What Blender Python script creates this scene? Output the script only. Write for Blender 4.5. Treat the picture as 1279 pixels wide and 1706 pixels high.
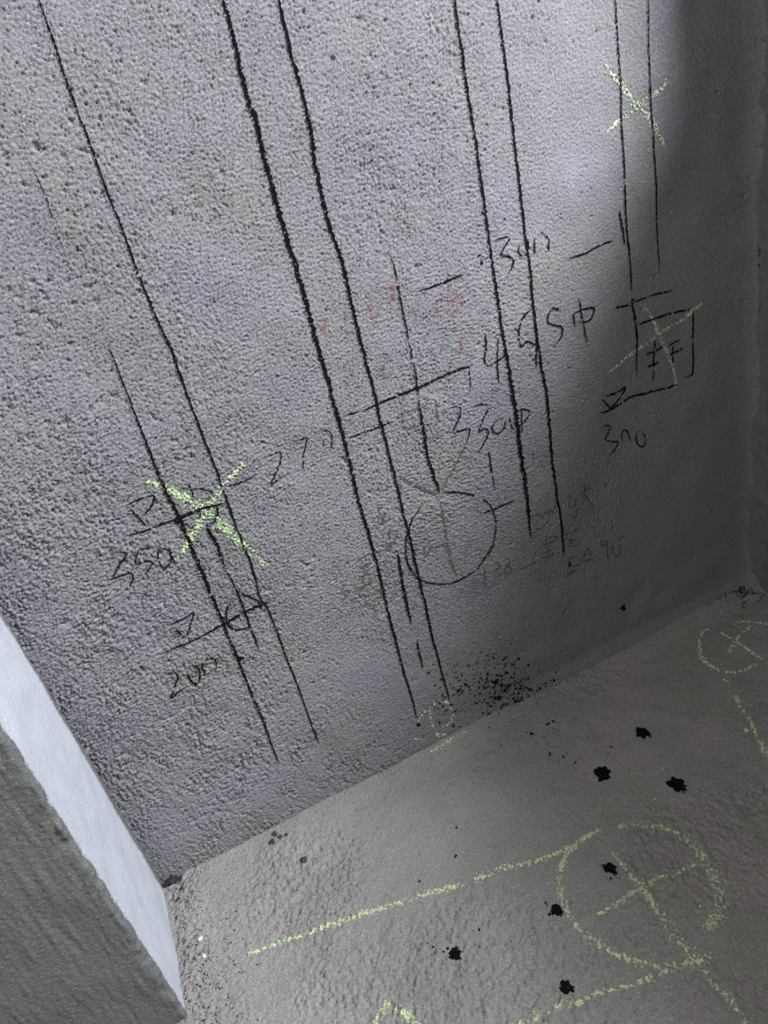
import bpy, math, random
import numpy as np
from mathutils import Matrix, Vector

for o in list(bpy.data.objects): bpy.data.objects.remove(o, do_unlink=True)
SC = bpy.context.scene
COL = SC.collection

# ------------------------------------------------------------------ camera
F = 1259.0; CX, CY = 639.5, 853.0
H = 0.90                                   # lens height above the floor (m)
# columns: world right, world down, world into-the-wall, seen in camera axes (x right, y down, z forward)
M = np.array([[0.89411744, 0.21925435, -0.39048884],
              [-0.37174514, 0.84959192, -0.37416457],
              [0.24971896, 0.47970939, 0.84114169]])
WY = 0.9273 * H                            # main wall plane (y)
RX = 0.9740 * H                            # right wall plane (x)
LX = -0.2345 * H                           # left return plane (x)
PY = 0.7000 * H                            # front face of left pier (y)

cam = bpy.data.cameras.new('camera'); camo = bpy.data.objects.new('camera', cam); COL.objects.link(camo)
cam.sensor_fit = 'VERTICAL'; cam.sensor_height = 24.0; cam.lens = F / 1706.0 * 24.0
cam.clip_start = 0.02
def cam_axis(v):                            # camera-frame (x right,y down,z fwd) -> world
    r = M.T @ np.array(v, float)
    return Vector((r[0], r[2], -r[1]))
ax, ay, az = cam_axis((1, 0, 0)), cam_axis((0, -1, 0)), cam_axis((0, 0, -1))
camo.matrix_world = Matrix(((ax.x, ay.x, az.x, 0), (ax.y, ay.y, az.y, 0), (ax.z, ay.z, az.z, H), (0, 0, 0, 1)))
SC.camera = camo

# ------------------------------------------------------------------ world and light
W = bpy.data.worlds.new('daylight'); SC.world = W; W.use_nodes = True
bg = W.node_tree.nodes['Background']; bg.inputs[0].default_value = (1.0, 0.96, 0.91, 1); bg.inputs[1].default_value = 0.14
def area(name, loc, target, sx, sy, power, col):
    l = bpy.data.lights.new(name, 'AREA'); l.shape = 'RECTANGLE'; l.size = sx; l.size_y = sy; l.energy = power; l.color = col
    o = bpy.data.objects.new(name, l); COL.objects.link(o); o.location = loc
    d = Vector(target) - Vector(loc); o.rotation_euler = d.to_track_quat('-Z', 'Y').to_euler()
    return o
WIN = (-0.60, 0.62, 1.02, 2.05)             # window opening in the right wall: y0,y1,z0,z1
area('window_daylight', (RX + 0.75, -0.30, 2.00), (0.1, 0.7, 0.8), 0.42, 0.42, 110, (0.92, 0.94, 1.0))
area('overhead_fill', (-0.35, -0.15, 1.75), (0.0, 0.25, 0.0), 0.22, 0.22, 8.6, (1.0, 0.96, 0.90))  # added overhead fill to brighten the floor, no known lamp hangs here
SC.view_settings.view_transform = 'Standard'; SC.view_settings.look = 'None'
SC.view_settings.exposure = 0.0; SC.view_settings.gamma = 1.0
try: SC.view_settings.use_curve_mapping = False
except Exception: pass

# ------------------------------------------------------------------ helpers
rng = np.random.default_rng(7); random.seed(7)
def ray(px, py):
    return M.T @ np.array([(px - CX) / F, (py - CY) / F, 1.0])
def on_wall(px, py):
    r = ray(px, py); t = WY / r[2]; return (r[0] * t, H - r[1] * t)          # (x, z)
def on_floor(px, py):
    r = ray(px, py); t = H / r[1]; return (r[0] * t, r[2] * t)                # (x, y)
def on_right(px, py):
    r = ray(px, py); t = RX / r[0]; return (r[2] * t, H - r[1] * t)           # (y, z)
def px_size_wall(x, z): return math.sqrt(x * x + WY * WY + (H - z) ** 2) / F
def px_size_floor(x, y): return math.sqrt(x * x + y * y + H * H) / F

def field(nx, ny, cell, lx, ly, ang=0.0, seed=1, hi=None):
    """smooth unit-variance random relief with grain size lx x ly metres"""
    r = np.random.default_rng(seed); n = r.standard_normal((ny, nx))
    fx = np.fft.fftfreq(nx, cell)[None, :]; fy = np.fft.fftfreq(ny, cell)[:, None]
    c, s = math.cos(ang), math.sin(ang)
    u = fx * c + fy * s; v = -fx * s + fy * c
    q = (u * lx) ** 2 + (v * ly) ** 2
    g = np.exp(-q * 2.0)
    if hi: g = g - np.exp(-q * 2.0 * hi * hi)
    f = np.fft.ifft2(np.fft.fft2(n) * g).real
    return (f - f.mean()) / (f.std() + 1e-9)
def smooth(a, b, x): t = np.clip((x - a) / (b - a), 0, 1); return t * t * (3 - 2 * t)

class Relief:
    def __init__(s, u0, u1, v0, v1, cell):
        s.cell = cell; s.u0, s.v0 = u0, v0
        s.nx = int((u1 - u0) / cell) + 2; s.ny = int((v1 - v0) / cell) + 2
        s.u = u0 + np.arange(s.nx) * cell; s.v = v0 + np.arange(s.ny) * cell
        s.U, s.V = np.meshgrid(s.u, s.v); s.h = np.zeros((s.ny, s.nx))
    def pit(s, u, v, r, d, ell=1.0, seed=0):
        rr = np.random.default_rng(seed); a = rr.uniform(0, 3.14)
        du, dv = s.U - u, s.V - v
        p = du * math.cos(a) + dv * math.sin(a); q = (-du * math.sin(a) + dv * math.cos(a)) * ell
        s.h -= d * np.exp(-((p * p + q * q) / (r * r)) ** 1.5)
    def mean_at(s, u, v):
        e = .0028; u = np.asarray(u); v = np.asarray(v)
        return sum(s.at(u + a * e, v + b * e) for a, b in ((0, 0), (1, 0), (-1, 0), (0, 1), (0, -1), (2, 1), (-2, -1), (1, -2), (-1, 2))) / 9
    def at(s, u, v):
        x = (np.asarray(u) - s.u0) / s.cell; y = (np.asarray(v) - s.v0) / s.cell
        x = np.clip(x, 0, s.nx - 1.01); y = np.clip(y, 0, s.ny - 1.01)
        i = x.astype(int); j = y.astype(int); fx = x - i; fy = y - j; h = s.h
        return (h[j, i] * (1 - fx) * (1 - fy) + h[j, i + 1] * fx * (1 - fy) + h[j + 1, i] * (1 - fx) * fy + h[j + 1, i + 1] * fx * fy)

def grid_mesh(name, P, mat, flip=False):
    ny, nx, _ = P.shape
    idx = np.arange(nx * ny).reshape(ny, nx)
    a, b, c, d = idx[:-1, :-1], idx[:-1, 1:], idx[1:, 1:], idx[1:, :-1]
    q = np.stack([a, b, c, d] if not flip else [a, d, c, b], -1).reshape(-1, 4)
    me = bpy.data.meshes.new(name)
    me.vertices.add(nx * ny); me.vertices.foreach_set('co', P.reshape(-1).astype(np.float32))
    me.loops.add(q.size); me.loops.foreach_set('vertex_index', q.reshape(-1).astype(np.int32))
    me.polygons.add(len(q)); me.polygons.foreach_set('loop_start', (np.arange(len(q)) * 4).astype(np.int32))
    me.polygons.foreach_set('loop_total', np.full(len(q), 4, np.int32))
    me.update(calc_edges=True); me.validate()
    me.polygons.foreach_set('use_smooth', np.ones(len(q), bool))
    me.materials.append(mat)
    o = bpy.data.objects.new(name, me); COL.objects.link(o); return o
def mesh(name, V, Fc, mat, parent=None, sm=False):
    me = bpy.data.meshes.new(name); me.from_pydata([tuple(map(float, v)) for v in V], [], Fc); me.update()
    if sm: me.polygons.foreach_set('use_smooth', [True] * len(me.polygons))
    me.materials.append(mat)
    o = bpy.data.objects.new(name, me); COL.objects.link(o)
    if parent: o.parent = parent
    return o
def tag(o, label=None, cat=None, group=None, kind=None):
    if label: o['label'] = label
    if cat: o['category'] = cat
    if group: o['group'] = group
    if kind: o['kind'] = kind
    return o

# ------------------------------------------------------------------ materials
def nodes(name):
    m = bpy.data.materials.new(name); m.use_nodes = True; nt = m.node_tree
    return m, nt, nt.nodes, nt.links, nt.nodes['Principled BSDF']
def concrete(name, base, alt, tint1, tint2, dark, rough=0.8, grain=900.0, bump=0.7, gk=.6, speck=0.35, mod=None, spec=0.4):
    m, nt, N, L, P = nodes(name)
    tc = N.new('ShaderNodeTexCoord')
    def noise(sc, det=4, ro=0.6, seed=0.0):
        n = N.new('ShaderNodeTexNoise'); n.inputs['Scale'].default_value = sc; n.inputs['Detail'].default_value = det; n.inputs['Roughness'].default_value = ro
        mp = N.new('ShaderNodeMapping'); mp.inputs['Location'].default_value = (seed, seed * 1.7, seed * .6)
        L.new(tc.outputs['Object'], mp.inputs[0]); L.new(mp.outputs[0], n.inputs['Vector']); return n.outputs['Fac']
    def ramp(x, a, b):
        r = N.new('ShaderNodeMapRange'); r.inputs[1].default_value = a; r.inputs[2].default_value = b; r.clamp = True; L.new(x, r.inputs[0]); return r.outputs[0]
    def mix(f, A, B, amt=1.0):
        x = N.new('ShaderNodeMix'); x.data_type = 'RGBA'
        if amt != 1.0:
            mm = N.new('ShaderNodeMath'); mm.operation = 'MULTIPLY'; mm.inputs[1].default_value = amt; L.new(f, mm.inputs[0]); f = mm.outputs[0]
        L.new(f, x.inputs[0])
        for s, v in ((6, A), (7, B)):
            if isinstance(v, tuple): x.inputs[s].default_value = (*v, 1)
            else: L.new(v, x.inputs[s])
        return x.outputs[2]
    c = mix(ramp(noise(5.5, 5, .6), .35, .65), base, alt)
    c = mix(ramp(noise(9, 3, .5, 3.1), .5, .68), c, tint1, .55)
    c = mix(ramp(noise(11, 3, .5, 8.3), .52, .7), c, tint2, .55)
    c = mix(ramp(noise(70, 6, .7, 1.3), .40, .22), c, dark, speck)
    c = mix(ramp(noise(grain, 2, .5, 5.0), .50, .30), c, dark, gk)
    c = mix(ramp(noise(grain * .8, 2, .5, 9.0), .52, .72), c, tuple(min(1, v * 2.2) for v in base), gk)
    if mod: c = mod(N, L, tc, noise, ramp, mix, c)
    L.new(c, P.inputs['Base Color'])
    P.inputs['Roughness'].default_value = rough; P.inputs['Specular IOR Level'].default_value = spec
    b = N.new('ShaderNodeBump'); b.inputs['Strength'].default_value = bump; b.inputs['Distance'].default_value = 0.003
    L.new(noise(grain * .36, 5, .7, 2.0), b.inputs['Height']); L.new(b.outputs[0], P.inputs['Normal'])
    return m
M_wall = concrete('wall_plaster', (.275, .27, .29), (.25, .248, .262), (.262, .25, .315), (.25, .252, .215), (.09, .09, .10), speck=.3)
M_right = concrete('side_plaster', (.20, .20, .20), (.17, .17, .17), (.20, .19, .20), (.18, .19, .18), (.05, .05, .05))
M_floor = concrete('floor_screed', (.33, .315, .305), (.265, .255, .245), (.36, .34, .33), (.285, .285, .25), (.07, .065, .06), grain=700, speck=.6, gk=.4)
def pale(N, L, tc, noise, ramp, mix, c):  # whitish plaster on the return, with its window light painted into the colour
    sx = N.new('ShaderNodeSeparateXYZ'); L.new(tc.outputs['Object'], sx.inputs[0])
    a = N.new('ShaderNodeMath'); a.operation = 'MULTIPLY_ADD'; L.new(noise(170, 8, .85, 4.0), a.inputs[0]); a.inputs[1].default_value = .030
    L.new(sx.outputs[1], a.inputs[2])
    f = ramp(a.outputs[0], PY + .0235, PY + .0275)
    # the painted brightness stops short of the inner corner and thins out there
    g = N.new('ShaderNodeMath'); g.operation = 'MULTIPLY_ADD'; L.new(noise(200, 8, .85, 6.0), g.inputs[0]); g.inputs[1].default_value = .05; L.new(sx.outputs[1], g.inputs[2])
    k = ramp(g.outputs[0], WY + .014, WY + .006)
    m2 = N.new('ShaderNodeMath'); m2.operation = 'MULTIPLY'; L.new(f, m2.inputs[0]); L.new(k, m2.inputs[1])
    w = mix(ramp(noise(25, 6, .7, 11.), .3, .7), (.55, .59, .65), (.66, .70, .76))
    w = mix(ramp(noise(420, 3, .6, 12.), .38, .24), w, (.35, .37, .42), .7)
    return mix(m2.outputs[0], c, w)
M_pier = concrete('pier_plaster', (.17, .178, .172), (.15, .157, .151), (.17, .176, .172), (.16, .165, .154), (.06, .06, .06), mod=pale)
def flat(name, col, rough=.8, var=.35, sc=700., spec=.3):
    m, nt, N, L, P = nodes(name)
    n = N.new('ShaderNodeTexNoise'); n.inputs['Scale'].default_value = sc; n.inputs['Detail'].default_value = 3
    tc = N.new('ShaderNodeTexCoord'); L.new(tc.outputs['Object'], n.inputs['Vector'])
    r = N.new('ShaderNodeValToRGB'); r.color_ramp.elements[0].position = .3; r.color_ramp.elements[1].position = .7
    r.color_ramp.elements[0].color = tuple(c * (1 - var) for c in col) + (1,); r.color_ramp.elements[1].color = tuple(min(1, c * (1 + var)) for c in col) + (1,)
    L.new(n.outputs['Fac'], r.inputs[0]); L.new(r.outputs[0], P.inputs['Base Color'])
    P.inputs['Roughness'].default_value = rough; P.inputs['Specular IOR Level'].default_value = spec
    return m
M_ink = flat('black_ink', (.007, .0065, .008), .85, .4, spec=.05)
M_fade = flat('faded_ink', (.085, .082, .088), .85)
M_smudge = flat('brown_smudge', (.115, .10, .09), .85)
M_red = flat('faded_red', (.30, .125, .155), .85, .3)
M_pink = flat('faded_pink', (.22, .15, .18), .85, .25)
M_green = flat('green_chalk', (.45, .68, .33), .9, .25)
M_lime = flat('yellow_green_chalk', (.68, .74, .38), .9, .2)
M_white = flat('pale_chalk', (.76, .80, .62), .9, .2)
M_dust = flat('chalk_dust', (.27, .37, .24), .9, .2)
M_chip = flat('white_chip', (.75, .74, .72), .8, .1)
M_stone = flat('dark_stone', (.07, .065, .06), .85, .5, 300.)
M_clump = flat('dark_clump', (.04, .038, .042), .9, .5, 300.)
M_ceil = flat('ceiling_plaster', (.40, .40, .40), .9, .1, 20.)
M_frame = flat('window_metal', (.35, .36, .37), .5, .05, 20.)

# ------------------------------------------------------------------ structure: main wall
C1 = 0.00135
RW = Relief(LX - .03, RX + .02, -.02, 1.16, C1)
def wall_relief():
    nx, ny = RW.nx, RW.ny; X, Z = RW.U, RW.V
    big = field(nx, ny, C1, .22, .22, seed=11); mid = field(nx, ny, C1, .05, .05, seed=12)
    g1 = field(nx, ny, C1, .0015, .0021, 0.15, 13, hi=2.2)              # sandy grain
    g2 = field(nx, ny, C1, .0020, .0075, 0.12, 14, hi=2.5)               # vertical trowel drag
    g3 = field(nx, ny, C1, .009, .0022, -0.25, 15, hi=2.5)              # horizontal wrinkles
    m2 = smooth(-.2, 1.2, field(nx, ny, C1, .10, .16, seed=16) + 1.6 * np.exp(-((X - .06) / .10) ** 2 - ((Z - .70) / .22) ** 2))
    cx, cz = on_wall(740, 860); cx2, cz2 = on_wall(860, 470)
    m3 = np.exp(-((X - cx) / .13) ** 2 - ((Z - cz) / .12) ** 2) + .8 * np.exp(-((X - cx2) / .11) ** 2 - ((Z - cz2) / .10) ** 2)
    amp = .30 + .70 * smooth(.78, .40, X)
    amp = amp * (.55 + .45 * smooth(.12, .30, Z)) 
    h = .0022 * big + .0007 * mid + amp * (.00078 * g1 + .00042 * g2 * m2 + .00045 * g3 * np.clip(m3, 0, 1))
    # mortar build-up along the foot of the wall
    hz = .088 * H + .01 * np.sin(X * 9) + .004 * mid
    h += .003 * smooth(.03, -.03, Z - hz) * smooth(.12, .35, X) + .008 * smooth(.035, 0, Z) * smooth(.15, .40, X)
    h += .014 * np.exp(-np.clip(RX - X, 0, 1) / .012)
    # coarse crumbly zone by the left corner and low on the left
    cr = smooth(.10, -.16, X - .10 * (.7 - Z)) * smooth(1.0, .5, Z) + .6 * smooth(.30, .05, Z) * smooth(.5, .1, X)
    c1 = field(nx, ny, C1, .0028, .0028, seed=17, hi=3)
    c2 = field(nx, ny, C1, .0035, .010, .1, seed=18, hi=4)
    h += np.clip(cr, 0, 1) * (.45 + .75 * smooth(-.8, 1.4, field(nx, ny, C1, .03, .03, seed=21))) * (.0008 * c1 + .0006 * c2)
    # shallow holes
    pitn = field(nx, ny, C1, .006, .006, seed=19); dens = field(nx, ny, C1, .08, .08, seed=20)
    h -= .0022 * smooth(2.35, 3.1, pitn + .35 * dens + .45 * np.clip(cr, 0, 1) + .5 * smooth(.35, .0, X)) 
    return h
RW.h = wall_relief()
for k, (px, py, r, d) in enumerate([(62, 245, 7, 5), (10, 262, 7, 3.5), (288, 357, 6, 5), (268, 335, 4, 3), (215, 185, 4, 3), (240, 137, 5, 3), (380, 345, 4, 3),
        (165, 380, 4, 3), (15, 485, 6, 4), (55, 470, 6, 3.5), (58, 520, 7, 3.5), (160, 505, 8, 3.5), (30, 735, 3, 3), (440, 515, 3, 3), (45, 930, 6, 3), (105, 1040, 6, 3),
        (110, 1035, 10, 3), (220, 870 + 172, 5, 2), (240, 430, 4, 2), (340, 150, 3, 3), (400, 170, 4, 2), (640, 130, 6, 2), (620, 150, 6, 2), (610, 128, 5, 2), (350, 300, 8, 2.2),
        (320, 320, 10, 2), (370, 290, 8, 2), (330, 345, 8, 2), (300, 300, 7, 2), (350, 375, 6, 2), (250, 1060, 7, 2.5), (170, 1040, 7, 2.5), (330, 1245, 6, 2.5), (400, 1300, 6, 2.5), (60, 600, 8, 2)]):
    x, z = on_wall(px, py); s = px_size_wall(x, z); RW.pit(x, z, r * s, d * .00075, 1.5, k)
P = np.stack([RW.U, WY - RW.h, RW.V], -1)
top = P[-1:].copy(); rows = []
for zz in (1.3, 1.6, 2.0, 2.5):
    t = top.copy(); t[..., 2] = zz; t[..., 1] = WY; rows.append(t)
wall = grid_mesh('wall_main', np.concatenate([P] + rows, 0), M_wall)
tag(wall, kind='structure')

# floor
C2 = 0.0021
RF = Relief(LX - .03, RX + .02, -.12, WY + .02, C2)
def floor_relief():
    nx, ny = RF.nx, RF.ny; X, Y = RF.U, RF.V
    big = field(nx, ny, C2, .25, .25, seed=31); mid = field(nx, ny, C2, .035, .035, seed=32)
    g = field(nx, ny, C2, .0024, .0024, seed=33, hi=2.5); st = field(nx, ny, C2, .010, .003, .75, seed=34, hi=4)
    gr = field(nx, ny, C2, .0040, .0040, seed=35, hi=4)
    rough = smooth(-.3, 1.3, field(nx, ny, C2, .10, .10, seed=36) + 2.0 * smooth(.70, .45, Y) - .5)
    left = smooth(LX + .09, LX + .01, X)
    h = .0018 * big + .0007 * mid + (.5 + .6 * rough) * .00085 * g + .0003 * st * rough + (.0009 * rough + .0012 * left) * gr
    pn = field(nx, ny, C2, .0045, .0045, seed=37); lump = field(nx, ny, C2, .012, .012, seed=38, hi=4)
    h += .0006 * lump * (.3 + rough)
    h += .0016 * smooth(2.5, 3.2, pn + .5 * left + .35 * rough) - .0022 * smooth(2.0, 2.8, -pn + .6 * left + .3 * rough)
    return h + .012 * smooth(WY - .05, WY + .005, Y) * smooth(.15, .35, X) * .8
RF.h = floor_relief()
Pf = np.stack([RF.U, RF.V, RF.h], -1)
pre = []
for yy in (-2.2, -1.2, -.5):
    t = Pf[:1].copy(); t[..., 1] = yy; t[..., 2] = 0; pre.append(t)
floor = grid_mesh('floor', np.concatenate(pre + [Pf], 0), M_floor)
tag(floor, kind='structure')
mesh('floor', [(-2.2, -2.2, -.003), (LX - .03, -2.2, -.003), (LX - .03, PY + .05, -.003), (-2.2, PY + .05, -.003)], [(0, 1, 2, 3)], M_floor)['kind'] = 'structure'

# left pier: front face, rounded arris, pale return
C3 = 0.0022
def pier():
    w_front = 1.0; w_ret = WY + .02 - PY; rad = .006
    us = np.concatenate([np.linspace(-w_front, -.45, 12)[:-1], np.arange(-.45, w_ret, C3)])
    zs = np.arange(-.02, .80, C3); nx, ny = len(us), len(zs)
    nf = field(nx, ny, C3, .0026, .0026, seed=41, hi=3); ns = field(nx, ny, C3, .004, .04, .0, seed=42, hi=5); nb = field(nx, ny, C3, .05, .05, seed=43)
    U, Z = np.meshgrid(us, zs)
    ret = smooth(-.01, .01, U)
    h = .0007 * nb + .00034 * nf * (1 - .4 * ret) + .00035 * ns * (1 - ret)
    edge = np.exp(-(U / .010) ** 2); ne = field(nx, ny, C3, .010, .014, seed=44)
    h += edge * .0011 * ne
    t = np.clip((U + rad) / (2 * rad), 0, 1) * math.pi / 2
    X = np.where(U < -rad, LX + U, np.where(U > rad, LX, LX - rad + rad * np.sin(t)))
    Y = np.where(U < -rad, PY, np.where(U > rad, PY + U, PY + rad - rad * np.cos(t)))
    nxn, nyn = np.sin(t), -np.cos(t)
    Pm = np.stack([X + nxn * h, Y + nyn * h, Z], -1)
    rows = []
    for zz in (1.2, 2.5):
        q = Pm[-1:].copy(); q[..., 2] = zz; rows.append(q)
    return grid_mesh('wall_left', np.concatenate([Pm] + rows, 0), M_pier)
tag(pier(), kind='structure')

# right wall with a window opening outside the frame
def right_wall():
    y0, y1, z0, z1 = WIN; T = .24
    n = np.arange(y1 + .05, WY + .02, .004); zs = np.arange(-.02, 1.2, .004)
    Yg, Zg = np.meshgrid(n, zs)
    h = .0016 * field(len(n), len(zs), .004, .05, .08, seed=51) + .0008 * field(len(n), len(zs), .004, .009, .012, seed=52)
    h += .014 * np.exp(-np.clip(WY - Yg, 0, 1) / .012)
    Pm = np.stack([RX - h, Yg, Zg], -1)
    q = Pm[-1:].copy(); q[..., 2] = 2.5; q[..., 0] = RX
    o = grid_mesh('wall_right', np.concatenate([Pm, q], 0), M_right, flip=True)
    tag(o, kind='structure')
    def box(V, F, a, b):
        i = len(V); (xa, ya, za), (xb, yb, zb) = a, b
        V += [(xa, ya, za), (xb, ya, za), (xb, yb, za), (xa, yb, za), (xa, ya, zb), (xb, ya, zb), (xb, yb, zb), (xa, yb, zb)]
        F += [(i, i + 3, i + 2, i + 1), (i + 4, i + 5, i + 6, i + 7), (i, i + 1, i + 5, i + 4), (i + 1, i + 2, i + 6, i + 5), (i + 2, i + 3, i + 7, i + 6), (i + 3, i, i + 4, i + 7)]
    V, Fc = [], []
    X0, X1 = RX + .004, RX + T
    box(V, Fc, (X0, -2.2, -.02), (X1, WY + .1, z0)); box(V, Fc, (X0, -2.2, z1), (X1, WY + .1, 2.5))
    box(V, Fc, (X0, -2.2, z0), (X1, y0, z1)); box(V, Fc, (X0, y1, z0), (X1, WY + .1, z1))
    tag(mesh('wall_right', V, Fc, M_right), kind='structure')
    V, Fc = [], []
    t = .035; xa, xb = RX + .12, RX + .17
    box(V, Fc, (xa, y0, z0), (xb, y1, z0 + t)); box(V, Fc, (xa, y0, z1 - t), (xb, y1, z1))
    box(V, Fc, (xa, y0, z0 + t), (xb, y0 + t, z1 - t)); box(V, Fc, (xa, y1 - t, z0 + t), (xb, y1, z1 - t))
    tag(mesh('window_1', V, Fc, M_frame), kind='structure')
right_wall()
V = [(-2.2, -2.2, 2.5), (RX + .24, -2.2, 2.5), (RX + .24, WY + .1, 2.5), (-2.2, WY + .1, 2.5)]
V += [(x, y, 2.56) for x, y, z in V]
tag(mesh('ceiling', V, [(3, 2, 1, 0), (4, 5, 6, 7), (0, 1, 5, 4), (1, 2, 6, 5), (2, 3, 7, 6), (3, 0, 4, 7)], M_ceil), kind='structure')

# ------------------------------------------------------------------ marks
class Surf:
    """places marks on the wall or the floor relief"""
    def __init__(s, which): s.w = which
    def uv(s, p): return on_wall(*p) if s.w == 'wall' else on_floor(*p)
    def px(s, u, v): return px_size_wall(u, v) if s.w == 'wall' else px_size_floor(u, v)
    def top(s, u, v, off):                          # drawn strokes lie over the grain
        R = RW if s.w == 'wall' else RF
        z = np.maximum(R.at(u, v), R.mean_at(u, v) + .0005) + off
        return np.stack([u, WY - z, v], -1) if s.w == 'wall' else np.stack([u, v, z], -1)
    def pt(s, u, v, off):
        if s.w == 'wall': return np.stack([u, WY - RW.at(u, v) - off, v], -1)
        return np.stack([u, v, RF.at(u, v) + off], -1)
WALL, FLOOR = Surf('wall'), Surf('floor')
def resample(pts, step):
    pts = np.array(pts, float)
    if len(pts) > 2:                                # centripetal-ish Catmull-Rom
        q = np.vstack([2 * pts[0] - pts[1], pts, 2 * pts[-1] - pts[-2]]); out = []
        for i in range(1, len(q) - 2):
            t = np.linspace(0, 1, 9)[:-1, None]
            out.append(.5 * ((2 * q[i]) + (-q[i - 1] + q[i + 1]) * t + (2 * q[i - 1] - 5 * q[i] + 4 * q[i + 1] - q[i + 2]) * t ** 2 + (-q[i - 1] + 3 * q[i] - 3 * q[i + 1] + q[i + 2]) * t ** 3))
        pts = np.vstack(out + [pts[-1:]])
    d = np.r_[0, np.cumsum(np.hypot(*np.diff(pts, axis=0).T))]
    n = max(3, int(d[-1] / step)); s = np.linspace(0, d[-1], n)
    return np.c_[np.interp(s, d, pts[:, 0]), np.interp(s, d, pts[:, 1])], s
class Ink:
    def __init__(s, surf): s.s = surf; s.V = []; s.F = []; s.n = 0
    def add(s, uv, faces, off, over=False):
        uv = np.asarray(uv); off = np.broadcast_to(off, (len(uv),))
        s.V.append((s.s.top if over else s.s.pt)(uv[:, 0], uv[:, 1], off)); s.F += [tuple(int(i) + s.n for i in f) for f in faces]; s.n += len(uv)
    def flake(s, u, v, r, off=.0004, k=5, ell=1.0, ang=None, over=False):
        a0 = rng.uniform(0, 6.28); a = a0 + np.sort(rng.uniform(0, 1, k) * .5 + np.arange(k)) / k * 6.283
        rr = r * rng.uniform(.55, 1.25, k); x = np.cos(a) * rr * ell; y = np.sin(a) * rr
        t = rng.uniform(0, 6.28) if ang is None else ang
        s.add(np.c_[u + x * math.cos(t) - y * math.sin(t), v + x * math.sin(t) + y * math.cos(t)], [tuple(range(k))], off, over)
    def line(s, pts, w=4.0, w1=None, gap=.05, spray=.5, off=.0009, hair=0.0):
        """solid drawn line: px control points, px width, gaps, side spatter"""
        uv, L = resample([s.s.uv(p) for p in pts], .0014)
        pxm = s.s.px(*uv[len(uv) // 2]); n = len(uv)
        ww = np.linspace(w, w if w1 is None else w1, n) if not isinstance(w, (list, tuple)) else np.interp(np.linspace(0, 1, n), np.linspace(0, 1, len(w)), w)
        ww = ww * pxm / 2 * .88
        T = np.gradient(uv, axis=0); T /= np.linalg.norm(T, axis=1)[:, None] + 1e-12; N = np.c_[-T[:, 1], T[:, 0]]
        j = rng.standard_normal(n); j = np.convolve(j, [.25, .5, .25], 'same')
        uv = uv + N * (j * ww * .25)[:, None]
        k = rng.standard_normal(n + 8); k = np.convolve(k, np.ones(9) / 3, 'valid')[:n]
        a = ww * np.clip(1 + .35 * rng.standard_normal(n) + .15 * k, .25, 2); b = ww * np.clip(1 + .35 * rng.standard_normal(n) - .15 * k, .25, 2)
        taper = np.minimum(1, np.minimum(np.arange(n) + .6, n - np.arange(n) - .4) / max(1, min(8, n * .15))); a *= taper; b *= taper
        thr = np.quantile(k, gap) if gap > 0 else -9e9
        A = uv + N * a[:, None]; B = uv - N * b[:, None]
        verts = np.empty((2 * n, 2)); verts[0::2] = A; verts[1::2] = B
        faces = [(2 * i, 2 * i + 2, 2 * i + 3, 2 * i + 1) for i in range(n - 1) if k[i] >= thr]
        s.add(verts, faces, off * .7, over=True)
        m = int(n * spray)
        for i in rng.integers(0, n, m):
            d = rng.standard_normal() * ww[i] * 1.7 * 1.0
            s.flake(uv[i, 0] + N[i, 0] * d, uv[i, 1] + N[i, 1] * d, rng.uniform(.25, .9) * pxm * (1 if abs(d) < 2 * ww[i] else .7), off)
        for i in rng.integers(0, n, int(n * hair)):
            sg = rng.choice([-1, 1]); d = ww[i] * rng.uniform(.8, 1.5) * sg; l = rng.uniform(1.5, 4) * pxm
            s.flake(uv[i, 0] + N[i, 0] * d, uv[i, 1] + N[i, 1] * d, .45 * pxm, off, 4, l / pxm, math.atan2(N[i, 1], N[i, 0]) + rng.normal(0, .3))
        return s
    def chalk(s, pts, w=9.0, dens=1.0, size=1.2, off=.0005, fade=None):
        """grains of chalk caught on the high spots along a stroke"""
        uv, L = resample([s.s.uv(p) for p in pts], .001)
        n = len(uv); pxm = s.s.px(*uv[n // 2])
        ww = (np.interp(np.linspace(0, 1, n), np.linspace(0, 1, len(w)), w) if isinstance(w, (list, tuple)) else np.full(n, w)) * pxm / 2 * 1.12
        T = np.gradient(uv, axis=0); T /= np.linalg.norm(T, axis=1)[:, None] + 1e-12; N = np.c_[-T[:, 1], T[:, 0]]
        cnt = int(L[-1] / pxm * dens * (1.6 if size > .65 else 2.8)); lump = np.convolve(rng.standard_normal(n + 14), np.ones(15) / 3.9, 'valid')[:n]
        R = RW if s.s.w == 'wall' else RF
        i = rng.integers(0, n, cnt * 3); d = rng.standard_normal(cnt * 3) * ww[i] * .55
        u = uv[i, 0] + N[i, 0] * d; v = uv[i, 1] + N[i, 1] * d
        e = .004; loc = R.at(u, v) - .25 * (R.at(u + e, v) + R.at(u - e, v) + R.at(u, v + e) + R.at(u, v - e))
        score = loc / (loc.std() + 1e-9) + .6 * lump[i] + .5 * rng.standard_normal(len(i))
        for q in np.argsort(-score)[:cnt]:
            s.flake(u[q], v[q], rng.uniform(.5, 1.25) * size * pxm, off, 5, rng.uniform(1, 1.7))
        return s
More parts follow.
